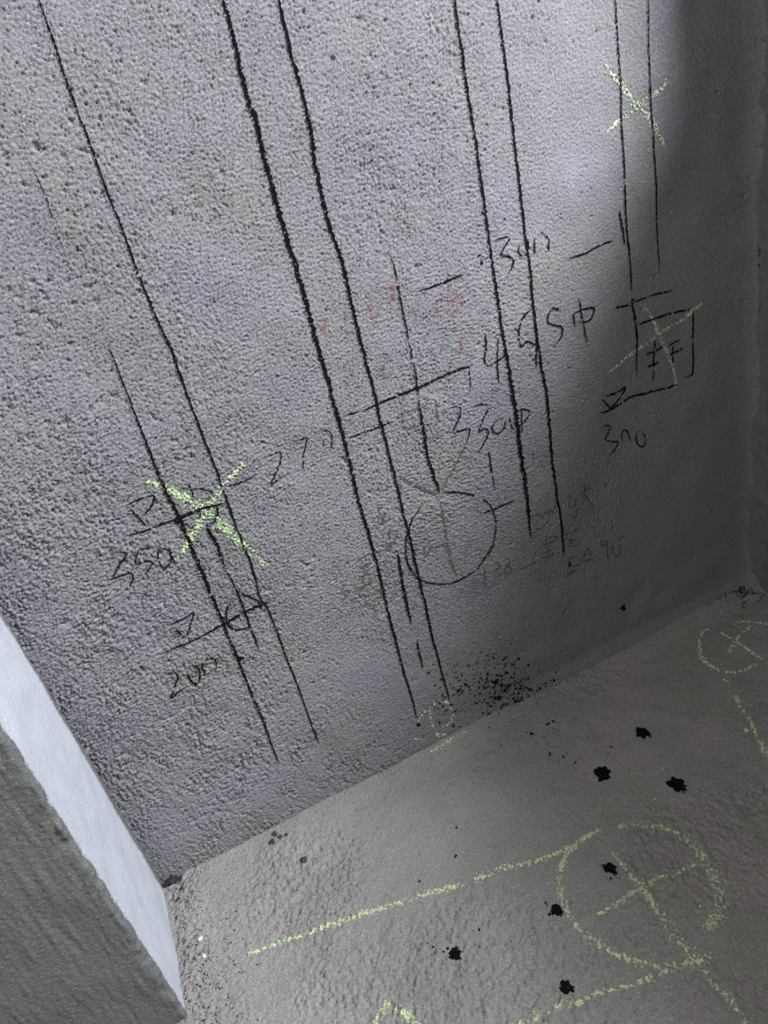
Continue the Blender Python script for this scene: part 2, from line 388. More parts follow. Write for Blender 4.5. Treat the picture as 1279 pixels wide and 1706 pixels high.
    def cloud(s, px, py, rx, ry, n, size=.8, off=.0005, ang=0.0):
        u0, v0 = s.s.uv((px, py)); pxm = s.s.px(u0, v0)
        for _ in range(n):
            a, b = rng.standard_normal(2); x = px + a * rx * math.cos(ang) - b * ry * math.sin(ang); y = py + a * rx * math.sin(ang) + b * ry * math.cos(ang)
            if s.s.w == 'wall' and on_wall(x, y)[1] < .004: continue
            u, v = s.s.uv((x, y))
            s.flake(u, v, rng.uniform(.4, 1.3) * size * pxm, off * .6, rng.integers(4, 7), rng.uniform(1, 1.6), over=True)
        return s
    def done(s, name, mat, label=None, cat='marking', group=None, parent=None, kind=None):
        V = np.concatenate(s.V)
        o = mesh(name, V, s.F, mat)
        c = V.mean(0)                                # origin on the mark itself, data stays in place
        o.data.transform(Matrix.Translation(Vector(-c))); o.location = Vector(c)
        if parent:
            o.parent = parent; o.location = Vector(c) - parent.location
            if label: o['label'] = label
        else: tag(o, label, cat, group, kind)
        return o
def thing(name, label, cat, px, surf=WALL, group=None):
    o = bpy.data.objects.new(name, None); COL.objects.link(o); o.empty_display_size = .02
    u, v = surf.uv(px); o.location = Vector(surf.pt(np.array([u]), np.array([v]), .0)[0])
    return tag(o, label, cat, group)

# ---- long near-vertical black lines
G = 'long black pipe-route lines on the wall'
def long_line(pts, w, label, gap=.02, spray=.6, hair=.1, name='black_line', group=G, mat=None):
    return Ink(WALL).line(pts, w, None, gap, spray, hair=hair).done(name, mat or M_ink, label, 'line', group)
long_line([(58, -14), (65, 0), (90, 70), (107, 125), (150, 240), (175, 310), (205, 385), (230, 455), (262, 535), (280, 570), (300, 625), (325, 695), (345, 745), (370, 810), (385, 855), (400, 895), (418, 940), (435, 1000), (445, 1012), (460, 1047), (475, 1090), (495, 1140), (515, 1197), (531, 1240)],
    [2.5, 3, 3, 4, 4, 4, 4, 3.5, 3, 2.5], 'thin black line, leftmost reaching the top of the wall, ending low at left', .01, .35, .05)
long_line([(178, 570), (200, 625), (235, 715), (272, 810), (300, 865), (320, 915), (350, 985), (370, 1035), (395, 1095), (420, 1157), (440, 1205), (452, 1240), (465, 1272)],
    [1.5, 2.5, 4, 6.5, 6, 5, 5, 4, 3.5, 2], 'black line starting mid-wall and passing left through the bright green cross', .01, .6, .1)
long_line([(368, -14), (372, 0), (385, 45), (400, 110), (410, 150), (425, 195), (437, 245), (452, 300), (465, 350), (480, 400), (495, 450), (510, 505), (527, 570), (542, 620), (560, 685), (575, 740), (590, 802), (602, 850), (615, 890), (625, 927), (640, 982), (652, 1035), (659, 1060), (672, 1115), (685, 1160), (694, 1197)],
    [5, 6.5, 7, 7.5, 7, 7, 6, 6, 5.5, 5, 5, 4, 3], 'thickest black line on the wall, second long one from the left at the top', .0, .9, .35)
long_line([(461, -14), (465, 0), (480, 65), (500, 145), (515, 210), (527, 280), (542, 345), (560, 410), (566, 425), (582, 490), (592, 530), (602, 575), (620, 640), (632, 692), (644, 740), (660, 802), (675, 865), (682, 890), (695, 945), (700, 967), (715, 1027), (721, 1060), (735, 1115), (748, 1167)],
    [4, 5, 6, 6, 5.5, 5, 5, 5, 5, 6, 5, 4, 2.5], 'black line just right of the thickest one, cutting the drawn circle', .0, .8, .3)
long_line([(645, 420), (655, 442), (665, 492), (675, 540), (685, 590), (692, 627), (696, 660)], [1.5, 3, 3, 3, 3], 'thin short black line through the faded red writing above the long crossbar', .12, .5, name='black_line', group='short black lines')
long_line([(696, 660), (700, 695), (705, 720), (709, 745), (715, 770), (725, 800), (733, 824)], [3, 5, 5.5, 5.5, 5], 'thick short black line ending on top of the drawn circle', .0, .7, .2, group='short black lines')
long_line([(663, 918), (670, 957), (679, 1002), (688, 1045)], [3, 5, 6, 3], 'short thick black dash between the long lines below the circle', .0, .6, .2, name='black_dash', group='short black lines')
long_line([(696, 1068), (700, 1090), (706, 1115)], [3.5, 4, 2.5], 'small black dash low between two long lines near the wall foot', .05, .5, .1, name='black_dash', group='short black lines')
long_line([(755, -14), (757, 0), (765, 60), (777, 145), (787, 210), (797, 285), (807, 365), (817, 430), (827, 500), (837, 570), (842, 600), (850, 635), (860, 700), (867, 750), (877, 820), (887, 900)],
    [3.5, 4, 4, 4, 4, 5, 6, 8, 8, 7, 3], 'black line ragged and thick below the 330, third long one from the right', .0, .9, .35)
long_line([(825, -14), (827, 0), (840, 95), (850, 175), (860, 270), (872, 380), (882, 460), (890, 550), (895, 580), (910, 670), (925, 810), (935, 870), (941, 927)],
    [3, 3.5, 4, 4, 4, 4.5, 5, 5, 5, 4.5, 4], 'black line ending in a point beside the faded 90', .0, .8, .3)
long_line([(1024, -14), (1025, 0), (1028, 60), (1035, 175), (1040, 280), (1043, 350), (1047, 425), (1051, 487)], [2, 2.5, 2.5, 2.5, 3, 2.5], 'thin black line, left one of the pair at the top right', .02, .3, .05)
long_line([(1032, 350), (1037, 380), (1041, 410)], [3.5, 3.5, 2.5], 'short black dash touching the left thin line at upper right', .0, .3, .1, name='black_dash', group='short black lines')
long_line([(1076, -14), (1077, 0), (1082, 115), (1088, 230), (1093, 350), (1095, 458)], [1.5, 2, 2.5, 2.5, 1.5], 'thinnest black line, rightmost of all the long ones', .04, .25, .03)
long_line([(48, 270), (75, 325), (95, 390), (108, 418)], [.8, 1.5, 1.5, .8], 'faint hairline scratch at the far upper left of the wall', .2, .2, 0, name='scratch_line', group='short black lines')

# ---- cross bars and dashes
GB = 'black crossbars and dashes'
def bar(pts, w, label, gap=.05, spray=.4, name='black_dash', group=GB, mat=None):
    return Ink(WALL).line(pts, w, None, gap, spray).done(name, mat or M_ink, label, 'line', group)
bar([(570, 692), (610, 682), (625, 675), (650, 664), (692, 647), (725, 632), (757, 617), (787, 607)], [2, 3, 4.5, 4.5, 4, 3], 'long black crossbar above the 330, crossing two long lines', name='black_crossbar')
bar([(580, 730), (607, 720), (632, 711), (656, 702)], [3.5, 3, 3], 'short black crossbar just under the long crossbar, right of the 270', name='black_crossbar')
bar([(692, 485), (712, 479), (732, 471), (752, 464), (772, 456)], [1.5, 3.5, 4, 2.5], 'black dash over the faded red writing')
bar([(945, 430), (962, 425), (980, 419), (1000, 408), (1023, 400)], [3.5, 2.8, 2.5, 2.8], 'black dash right of the upper 300')
bar([(377, 809), (392, 806), (407, 799), (424, 792)], [2.5, 3, 2.5], 'black dash from the green cross towards the 270')
bar([(207, 890), (225, 887), (242, 882), (270, 872), (295, 863), (335, 847), (355, 842), (377, 836)], [2.5, 3, 4, 6, 4, 3.5], 'black crossbar under the first written sign, running through the green cross', name='black_crossbar')
bar([(266, 1089), (300, 1076), (335, 1060), (370, 1042), (390, 1030), (410, 1019), (432, 1009), (453, 1001)], [2, 3, 3, 4, 5, 5, 3], 'black crossbar through the small drawn circle above the 200', name='black_crossbar')
bar([(800, 859), (820, 851), (840, 843), (860, 833)], [3.5, 3, 2.5], 'black tick crossing the right side of the big drawn circle')
bar([(779, 615), (782, 648)], [2.5, 1.5], 'tiny upright black tick under the end of the long crossbar')
bar([(814, 752), (820, 790)], [3, 3], 'upper of two small upright dashes right of the 330', gap=0)
bar([(821, 792), (826, 818)], [3, 1.2], 'lower of two small upright dashes, nearest the circle', gap=0)
bar([(887, 752), (890, 769)], [2, 2], 'tiny upright tick between the two right long lines', mat=M_fade)
bar([(900, 812 - 47), (905, 780)], [1, 1], 'hair-thin mark beside the right long line', mat=M_fade)

# ---- handwriting: every sign a thing, its characters parts
def writing(label, chars, w=2.6, mat=None, gap=.06, name='handwritten_number', part='digit', cat='handwriting', spray=.25, surf=WALL, group='handwritten measurements'):
    mat = mat or M_ink; allp = np.array([p for c in chars for s in c for p in s], float)
    t = thing(name, label, cat, tuple(allp.mean(0)), surf, group)
    for c in chars:
        k = Ink(surf)
        for s in c: k.line(s, w, None, gap, spray)
        k.done(part, mat, parent=t)
    return t
writing('black number 300 written across two long lines near the top', [
    [[(820, 400), (834, 396), (848, 394), (842, 406), (832, 424), (846, 427), (853, 433), (850, 445), (843, 457)]],
    [[(864, 406), (861, 418), (866, 425), (875, 422), (878, 410), (877, 396)]],
    [[(889, 396), (888, 410), (889, 424)]], [[(899, 385), (910, 393), (914, 403), (911, 420)]]])
writing('black number 445 and centre sign written large across the right long lines', [
    [[(805, 551), (808, 572), (805, 595), (807, 606), (816, 607), (821, 600)], [(828, 560), (826, 590), (826, 615), (829, 640)], [(821, 602), (831, 597), (840, 590)]],
    [[(887, 514), (878, 518), (868, 530), (862, 548), (863, 568), (866, 577), (874, 568), (883, 571), (891, 575)], [(891, 535), (891, 560), (891, 590), (892, 613)]],
    [[(917, 511), (911, 525), (910, 537), (920, 541), (931, 543), (935, 550), (931, 562), (921, 575)], [(917, 512), (932, 516)]],
    [[(952, 521), (953, 533), (956, 543)], [(952, 521), (967, 515), (984, 512), (987, 518), (981, 531), (970, 536), (957, 535)], [(961, 494), (967, 530), (976, 574)]]], w=2.8)
writing('black number 330 and centre sign right of the thick short line', [
    [[(748, 679), (758, 676), (766, 682), (761, 702), (754, 721), (768, 716), (781, 714), (780, 724), (776, 740)]],
    [[(785, 677), (797, 673), (811, 673), (811, 683), (803, 700), (797, 718), (806, 714), (813, 719), (808, 735), (796, 754)]],
    [[(832, 695), (824, 703), (819, 712), (824, 721), (832, 721), (840, 711), (838, 700), (831, 695)]],
    [[(848, 695), (850, 706), (855, 716)], [(860, 684), (872, 682), (881, 685), (877, 696), (868, 706), (855, 708)], [(867, 678), (868, 700), (869, 720)]]])
writing('black number 270 between the green cross and the thickest line', [
    [[(437, 763), (452, 757), (466, 753), (468, 764), (463, 780), (451, 806), (465, 797), (481, 789)]],
    [[(487, 738), (498, 733), (511, 729), (508, 745), (505, 765), (507, 786)]],
    [[(531, 718), (542, 716), (551, 722), (553, 735), (552, 748)], [(538, 730), (540, 744)]]], w=2.2)
writing('black number 350 left of the green cross', [
    [[(192, 921), (202, 918), (210, 920), (206, 929), (197, 942), (189, 961), (205, 957), (218, 954), (221, 964), (215, 976), (206, 986)]],
    [[(231, 911), (227, 925), (227, 937), (238, 934), (249, 933), (253, 939), (248, 948), (240, 957)], [(231, 913), (241, 912), (250, 912)]],
    [[(265, 912), (262, 922), (266, 937), (273, 945), (283, 938), (285, 925), (279, 915), (266, 911)], [(284, 925), (289, 932), (292, 940)]]], w=2.8)
writing('black number 200 under the lower crossbar', [
    [[(272, 1124), (281, 1120), (289, 1118), (296, 1126), (293, 1137), (289, 1150), (285, 1161), (297, 1150), (312, 1142)]],
    [[(313, 1109), (312, 1120), (317, 1132), (325, 1138), (332, 1128), (331, 1115), (324, 1108), (314, 1108)]],
    [[(335, 1102), (337, 1112), (341, 1119), (347, 1121)], [(341, 1097), (350, 1095), (358, 1097), (360, 1104), (360, 1113)]]], w=2.8)
writing('black number 300 under the drawn box on the right', [
    [[(1000, 713), (1008, 709), (1016, 711), (1012, 722), (1007, 732), (1019, 735), (1028, 737), (1022, 750), (1011, 761)]],
    [[(1035, 734), (1035, 724), (1039, 716), (1046, 722), (1049, 736)]],
    [[(1060, 717), (1058, 730), (1062, 741), (1069, 743), (1073, 735), (1071, 724), (1066, 716)]]], w=2.4)
writing('black triangular sign above the 350, left of the green cross', [
    [[(209, 842), (220, 835), (232, 830), (245, 826), (256, 825), (254, 837), (247, 848), (239, 857)], [(217, 845), (222, 852), (228, 859), (237, 868), (246, 876)]]],
    name='handwritten_sign', part='character', w=3)
writing('black triangular sign above the 200', [
    [[(281, 1041), (292, 1036), (301, 1032), (311, 1027), (323, 1020), (318, 1040), (310, 1062)], [(292, 1045), (296, 1052), (303, 1058)]]], name='handwritten_sign', part='character', w=3)
writing('black triangular sign above the lower right 300', [
    [[(1005, 660), (1018, 656), (1029, 651), (1040, 645), (1033, 658), (1023, 672), (1011, 682)], [(1001, 665), (1008, 672), (1018, 681)],
     [(996, 688), (1008, 685), (1021, 679), (1035, 670), (1049, 661), (1070, 656), (1092, 650), (1110, 645), (1128, 640)]]], name='handwritten_sign', part='character', w=3.2)
writing('small black hooked mark below the 350', [[[(239, 996), (237, 991), (245, 990), (252, 989)]], [[(236, 998), (238, 1003)]]], name='handwritten_sign', part='character', w=2)
t = thing('drawn_box', 'black drawn box with two cross-like signs inside, at the right', 'drawing', (1100, 560))
k = Ink(WALL)
k.line([(1049, 497), (1055, 535), (1057, 560), (1057, 579), (1057, 600), (1058, 627)], [3.5, 4, 3, 2.5], gap=.04)
k.line([(1022, 512), (1034, 510), (1047, 507)], 3, gap=.1); k.line([(1052, 504), (1064, 499), (1077, 494), (1096, 488), (1117, 483)], 2.6, gap=.15)
k.line([(1058, 541), (1080, 532), (1102, 524), (1125, 519), (1149, 513)], 2.8, gap=.08); k.line([(1149, 513), (1149, 540), (1149, 570), (1151, 600), (1150, 622), (1138, 628)], 3, gap=.05)
k.done('outline', M_ink, parent=t)
k = Ink(WALL); k.line([(1086, 566), (1086, 590), (1086, 612)], 3); k.line([(1086, 616), (1086, 637)], 2, gap=.3); k.line([(1072, 591), (1087, 584), (1102, 576)], 3); k.line([(1075, 610), (1086, 607), (1094, 602)], 3); k.done('character', M_ink, parent=t)
k = Ink(WALL); k.line([(1109, 577), (1118, 570), (1128, 565)], 2.8); k.line([(1117, 574), (1117, 607)], 2.6); k.line([(1111, 590), (1122, 585), (1134, 578)], 2.8); k.done('character', M_ink, parent=t)

# circles drawn in black
k = Ink(WALL)
k.line([(707, 839), (695, 855), (686, 870), (680, 888), (677, 905), (677, 920), (682, 945), (695, 962), (706, 970), (725, 975), (752, 975), (772, 967), (792, 955), (807, 937), (820, 917), (826, 900), (828, 875), (823, 852), (815, 839), (797, 829), (777, 823), (760, 821), (737, 822)], [1.8, 2.6, 3, 3, 3.2, 3, 2.2, 2.4, 3, 3], gap=.06, spray=.2)
k.line([(816, 930), (825, 913), (826, 906)], 1.6, gap=.1)
k.done('drawn_circle', M_ink, 'large black pipe circle drawn low in the middle of the wall', 'drawing')
t = thing('drawn_circle', 'small broken black circle with upright dash above the 200', 'drawing', (405, 1020))
k = Ink(WALL); k.line([(386, 1002), (379, 1013), (377, 1025), (379, 1038), (384, 1046), (395, 1049), (408, 1048), (416, 1045), (426, 1037), (434, 1030)], 3, gap=.12); k.line([(400, 991), (410, 991), (419, 995), (429, 1001), (434, 1009), (436, 1017)], 3.4); k.done('arc', M_ink, parent=t)
k = Ink(WALL); k.line([(373, 945), (382, 960), (392, 980), (402, 1005), (410, 1025), (418, 1047), (426, 1068), (432, 1084)], [2, 2.5, 3.5, 3.5, 3.5, 3], gap=.02); k.done('dash', M_ink, parent=t)
t = thing('drawn_circle', 'broken black arcs drawn under the bright green cross', 'drawing', (340, 845))
k = Ink(WALL); k.line([(320, 815), (330, 813), (341, 815), (350, 817), (358, 822)], 3, gap=.03); k.line([(348, 872), (357, 866), (362, 855), (360, 840)], 4); k.line([(309, 871), (315, 876), (323, 877)], 2.4, gap=.2); k.line([(331, 850), (334, 860)], 4); k.done('arc', M_ink, parent=t)
k = Ink(WALL); k.line([(314, 804), (318, 815), (322, 828)], 3.6); k.done('dash', M_ink, parent=t)
k = Ink(WALL); k.line([(343, 872), (352, 892), (362, 910), (369, 930), (375, 948)], [6, 6, 4, 3], gap=.02, spray=1.); k.done('dash', M_ink, parent=t)

# blots on wall lines
def blot_wall(px, py, r, label, n=10):
    k = Ink(WALL)
    for _ in range(n): k.cloud(px, py, r * .45, r * .45, 1, r * .55)
    k.done('ink_blot', M_ink, label, 'blot', 'small black blots on the wall')
blot_wall(400, 1097, 4.5, 'black blot on the line right of the 200', 12)
blot_wall(800, 436, 3.5, 'small black blot left of the upper 300', 8)
blot_wall(797, 426, 2.5, 'tiny black fleck just above the blot by the upper 300', 6)
blot_wall(801, 355, 3, 'tiny black fleck on the long line above the upper 300', 6)
blot_wall(949, 940, 3.2, 'small black dot below the tip of the right long line', 7)
blot_wall(1038, 1012, 4.5, 'small black fleck low on the right part of the wall', 9)
blot_wall(297, 866, 5.5, 'black blot where line and crossbar meet left of the green cross', 14)
blot_wall(1053, 500, 2.5, 'small black knot at the upper left corner of the drawn box', 5)
blot_wall(862, 1167, 4, 'dark splash fleck at the wall foot', 6)

# faded marks
k = Ink(WALL); k.line([(662, 791), (675, 799), (690, 807), (710, 816), (732, 824)], [2, 4, 6, 5], gap=.05, spray=1.)
k.line([(776, 740), (766, 762), (755, 784), (746, 802), (736, 822)], [3.5, 2.5, 2.5, 4], gap=.02, spray=.6); k.done('faded_lines', M_smudge, 'grey faded V-shaped lines meeting on top of the circle', 'line')
k = Ink(WALL); k.line([(735, 840), (741, 868), (745, 890), (748, 910), (752, 927), (757, 945), (764, 962)], [3, 3, 3.5, 4, 3], gap=.1, spray=.9)
k.line([(715, 917), (730, 912), (747, 906)], 3, gap=.1); k.line([(712, 908), (708, 920), (714, 928), (718, 916)], 2); k.done('faded_lines', M_smudge, 'grey faded upright line inside the large circle', 'line')
k = Ink(WALL); k.line([(668, 689), (690, 681), (720, 669)], 1.8, gap=.1); k.line([(670, 690), (672, 712)], 2, gap=.1); k.line([(673, 714), (700, 708), (728, 702)], 2, gap=.1); k.line([(724, 668), (727, 685), (730, 702)], 3.5, gap=.05); k.done('drawn_box', M_smudge, 'faded grey box sketched left of the 330', 'drawing')
writing('faded grey number 138 under the large circle', [
    [[(808, 945), (810, 958), (812, 973)]], [[(825, 941), (833, 939), (834, 947), (827, 953), (834, 957), (833, 967)]],
    [[(845, 934), (852, 934), (851, 942), (844, 948), (845, 957), (853, 957), (854, 949), (846, 942), (844, 935)]], [[(860, 954), (878, 947), (897, 937)]]], 1.9, M_fade, .12)
writing('faded grey number 90 with a sign right of the pointed line', [
    [[(1007, 899), (1000, 901), (1001, 908), (1009, 905), (1008, 899), (1010, 920), (1012, 941)]],
    [[(1020, 902), (1018, 914), (1022, 925), (1030, 923), (1031, 910), (1027, 902)], [(1027, 899), (1037, 892)]],
    [[(947, 955), (955, 952), (963, 951)], [(948, 948), (950, 930), (962, 928)], [(950, 945), (966, 940), (975, 922), (979, 912), (984, 925), (990, 938)], [(972, 935), (988, 931)], [(945, 962), (955, 955)]]], 2.0, M_fade, .12)
writing('faded grey characters beside the tip of the right long line', [
    [[(891, 860), (900, 857), (905, 862), (897, 872), (892, 880)], [(893, 882), (903, 882), (912, 872), (916, 862)]],
    [[(906, 856), (925, 852)], [(915, 848), (916, 866)], [(925, 843), (921, 858)]],
    [[(949, 824), (947, 842), (956, 844), (959, 830)], [(950, 858), (957, 862), (962, 850)]],
    [[(968, 820), (986, 813)], [(972, 805), (975, 832)], [(980, 822), (974, 835)], [(978, 830), (988, 845)]],
    [[(905, 912), (926, 903)], [(911, 893), (915, 916)], [(914, 897), (928, 894), (925, 903)]],
    [[(940, 892), (955, 886), (968, 878)], [(950, 896), (953, 912)], [(946, 902), (960, 898)], [(944, 913), (966, 906)]],
    [[(903, 925), (920, 918)], [(908, 932), (924, 926)], [(915, 918), (917, 935)]]], 1.9, M_fade, .2, 'handwritten_sign', 'character')
k = Ink(WALL); k.cloud(975, 812, 12, 14, 50, .7); k.cloud(915, 925, 13, 10, 60, .8); k.cloud(950, 925, 18, 12, 40, .6); k.cloud(990, 765, 15, 12, 14, .6)
k.done('ink_specks', M_ink, 'fine black specks around the faded characters', 'specks', kind='stuff')
writing('faded red characters under the black dash at mid wall', [
    [[(532, 534), (541, 532), (545, 538), (536, 548), (548, 556), (553, 562)]], [[(575, 515), (577, 540)], [(572, 551), (590, 553)]],
    [[(614, 505), (620, 525), (624, 545)], [(610, 515), (632, 512)], [(612, 528), (634, 524)]],
    [[(652, 470), (656, 495), (650, 505)], [(648, 478), (668, 474)], [(650, 490), (672, 512)], [(680, 520), (692, 518), (690, 540)]],
    [[(724, 500), (742, 494), (768, 490)], [(746, 470), (744, 490)], [(724, 500), (728, 520)], [(768, 490), (768, 512)], [(740, 500), (760, 498), (760, 515), (742, 516)]]],
    2.6, M_red, .55, 'handwritten_sign', 'character', spray=1.6)
writing('faded pinkish-brown characters just above the long crossbar', [
    [[(572, 610), (585, 600), (592, 606)], [(578, 628), (586, 622), (592, 634), (602, 646)], [(580, 645), (582, 632)]],
    [[(626, 600), (640, 588), (652, 596), (640, 606), (634, 620), (648, 628), (656, 612)]],
    [[(697, 575), (700, 590), (698, 600)]], [[(715, 575), (720, 590), (733, 585), (738, 570)]],
    [[(752, 550), (770, 543)], [(760, 555), (772, 562)], [(765, 545), (768, 590)], [(750, 580), (790, 592)]]], 3.0, M_pink, .45, 'handwritten_sign', 'character', spray=1.0)
writing('faded reddish characters left of the large circle', [
    [[(632, 845), (635, 865)], [(626, 862), (646, 856)], [(628, 875), (650, 868)], [(640, 858), (642, 884)]],
    [[(640, 892), (660, 886), (658, 905), (642, 910), (640, 892)], [(650, 880), (652, 918)]],
    [[(594, 935), (625, 922), (645, 915)], [(598, 948), (618, 940)], [(604, 932), (610, 962)], [(615, 938), (614, 955)]],
    [[(592, 968), (606, 960), (622, 958)], [(605, 955), (608, 985)], [(596, 980), (624, 972)]]], 2.6, M_smudge, .3, 'handwritten_sign', 'character', spray=.8)
writing('dark brown smeared characters low left of the thickest line', [
    [[(562, 978), (575, 975), (568, 988)], [(565, 990), (585, 986), (570, 1003)]], [[(590, 988), (604, 980), (600, 998)], [(585, 1002), (610, 992)]], [[(620, 992), (640, 985)], [(622, 1005), (640, 996)], [(600, 1012), (620, 1010), (628, 1025)]]], 2.4, M_smudge, .35, 'handwritten_sign', 'character', spray=.9)
k = Ink(WALL); k.cloud(648, 910, 5, 4, 28, 1.2); k.cloud(600, 970, 14, 14, 30, 1.0); k.cloud(640, 875, 12, 10, 25, .9); k.done('red_smudge', M_red, 'faded red smudge left of the large circle', 'smudge', kind='stuff')
k = Ink(WALL)
for a in ((540, 548, 8, 12, 60), (575, 530, 6, 12, 20), (620, 525, 12, 16, 90), (665, 500, 14, 20, 70), (690, 530, 6, 10, 25), (748, 500, 16, 14, 120), (585, 625, 14, 16, 60), (640, 610, 14, 16, 80), (700, 590, 8, 12, 30), (770, 570, 22, 20, 90)): k.cloud(*a[:5], .6)
k.done('pink_smudge', M_pink, 'pale pink bloom around the faded red writing', 'smudge', kind='stuff')
k = Ink(WALL); k.cloud(800, 985, 22, 18, 240, .8); k.done('purple_smudge', M_pink, 'faint purplish smudge right below the large circle', 'smudge', kind='stuff')
k = Ink(WALL); k.cloud(800, 985, 24, 20, 60, .6); k.cloud(775, 1000, 8, 10, 16, .8); k.done('ink_specks', M_ink, 'fine dark specks in the purplish smudge', 'specks', kind='stuff')

k = Ink(WALL)
for a in ((325, 325, 32, 20, 60, 1.1), (375, 250, 14, 45, 50, 1.0), (360, 360, 25, 8, 25, 1.2), (170, 378, 14, 6, 14, 1.1), (70, 480, 40, 30, 30, 1.0), (30, 380, 20, 30, 16, 1.1), (120, 1030, 30, 60, 45, 1.1), (180, 1180, 40, 70, 60, 1.0), (415, 185, 12, 25, 40, .9), (60, 545, 50, 20, 24, 1.1)): k.cloud(*a)
k.done('dark_scuffs', M_stone, 'dark scuffed specks on the coarse left half of the wall', 'scuffs', kind='stuff')
k = Ink(WALL)
for a in ((612, 128, 6, 3, 12, 1.1), (640, 130, 5, 8, 12, 1.1), (628, 155, 12, 3, 16, 1.1)): k.cloud(*a)
k.done('dark_scuffs', M_smudge, 'small dark scuff at the top middle of the wall', 'scuffs', kind='stuff')

# ---- spatter at the wall foot
k = Ink(WALL)
for a in ((820, 1105, 24, 14, 60, .9), (825, 1130, 34, 16, 170, 1.25), (815, 1160, 48, 20, 200, 1.25), (860, 1155, 40, 14, 90, 1.4), (745, 1120, 30, 25, 40, .8), (850, 1190, 40, 12, 60, 1.0), (900, 1150, 30, 10, 30, 1.)): k.cloud(*a[:5], a[5] * 1.25, off=.0009)
for p in ((826, 1160, 4.5), (856, 1161, 5), (824, 1132, 5), (812, 1186, 4.5), (829, 1182, 4), (762, 1150, 3.5), (732, 1203, 3), (757, 1184, 2.5), (752, 1207, 2.5), (696, 1206, 4), (862, 1098, 2.5)):
    for _ in range(5): k.cloud(p[0], p[1], p[2] * .5, p[2] * .35, 1, p[2] * .6, off=.0009)
k.done('ink_spatter', M_ink, 'dense spray of black ink spatter at the foot of the wall', 'spatter', kind='stuff')
k = Ink(FLOOR)
for a in ((880, 1205, 40, 16, 50, 1.0), (900, 1230, 50, 16, 22, 1.1), (1000, 1250, 90, 30, 22, .9), (760, 1560, 60, 20, 14, .9), (850, 1520, 50, 20, 12, .8), (1000, 1430, 30, 20, 8, .8), (1080, 1600, 80, 60, 10, .7), (700, 1330, 60, 20, 10, .8), (500, 1500, 70, 30, 30, .9), (380, 1570, 30, 50, 60, 1.0), (330, 1620, 15, 50, 60, 1.1)): k.cloud(*a)
for p in ((915, 1208, 4), (922, 1203, 3), (886, 1224, 3), (760, 1425, 3.5), (938, 1262, 2.5), (916, 1256, 3), (958, 1270, 2.5), (1017, 1245, 3), (698, 1468, 2.5), (798, 1550, 2.5), (760, 1378, 2)):
    for _ in range(4): k.cloud(p[0], p[1], p[2] * .4, p[2] * .3, 1, p[2] * .6)
k.done('ink_spatter', M_ink, 'scattered tiny black specks on the floor', 'spatter', kind='stuff')

# ---- big ink blots on the floor
def blot(px, py, r, label, seed, sat=()):
    g = np.random.default_rng(seed); u0, v0 = on_floor(px, py); s = px_size_floor(u0, v0)
    n = 40; a = np.arange(n) / n * 6.283
    rr = 1 + .10 * np.sin(3 * a + g.uniform(0, 6)) + .09 * np.sin(5 * a + g.uniform(0, 6)) + .06 * g.standard_normal(n)
    for _ in range(7): rr[g.integers(0, n)] += g.uniform(.1, .4)
    V = []; Fc = []
    for ring, (q, hgt) in enumerate(((.0, .0016), (.55, .0014), (.9, .0011), (1.0, -.0006))):
        if ring == 0: V.append((u0, v0)); hh = [hgt]
        else:
            for i in range(n):
                f = (rr[i] if ring > 1 else 1) * q * r * s
                V.append((u0 + math.cos(a[i]) * f, v0 + math.sin(a[i]) * f * 1.12)); hh.append(hgt)
    V = np.array(V); hh = np.array(hh); z = np.maximum(RF.at(V[:, 0], V[:, 1]), RF.mean_at(V[:, 0], V[:, 1]) + .0003) + .0004
    for i in range(n):
        j = (i + 1) % n; Fc.append((0, 1 + i, 1 + j))
        for k2 in (0, 1): Fc.append((1 + k2 * n + i, 1 + (k2 + 1) * n + i, 1 + (k2 + 1) * n + j, 1 + k2 * n + j))
    vv = np.c_[V - [u0, v0], z + hh]
    o = mesh('ink_blot', vv, Fc, M_ink); o.location = (u0, v0, 0)
    tag(o, label, 'blot', 'black ink blots on the floor')
    for (x, y, q) in sat:
        k = Ink(FLOOR)
        for _ in range(4): k.cloud(x, y, q * .4, q * .35, 1, q * .6, off=.0009)
        d = k.done('droplet', M_ink); 
        for key in ('category',):
            if key in d: del d[key]
        loc = d.location.copy(); d.parent = o; d.location = loc - o.location
blot(1070, 1220, 9.5, 'black ink blot farthest back on the floor, toward the corner', 1, [(1058, 1218, 2), (1071, 1228, 2)])
blot(1003, 1288, 11, 'black ink blot on the floor, left of the two side by side', 2, [(1014, 1284, 2)])
blot(1127, 1306, 11.5, 'black ink blot farthest right on the floor', 3, [(1137, 1319, 2.5), (1134, 1300, 2)])
blot(1016, 1448, 8.5, 'black ink blot inside the large green floor circle', 4, [(1005, 1448, 1.5), (1018, 1466, 2), (1001, 1444, 1.2)])
blot(927, 1518, 8.5, 'black ink blot touching the left rim of the green floor circle', 5, [(909, 1504, 2), (915, 1526, 2.2), (904, 1530, 1.5), (911, 1507, 1.4), (950, 1508, 1.3), (952, 1505, 1.2)])
blot(757, 1589, 8, 'black ink blot below the long green chalk line', 6, [(739, 1586, 2.3), (746, 1580, 2), (760, 1579, 2.3), (764, 1580, 1.6), (749, 1597, 1.6), (721, 1579, 1.5), (712, 1572, 1.2)])
blot(943, 1647, 8.5, 'black ink blot nearest the bottom edge', 7, [(936, 1640, 2), (938, 1640, 1.5)])

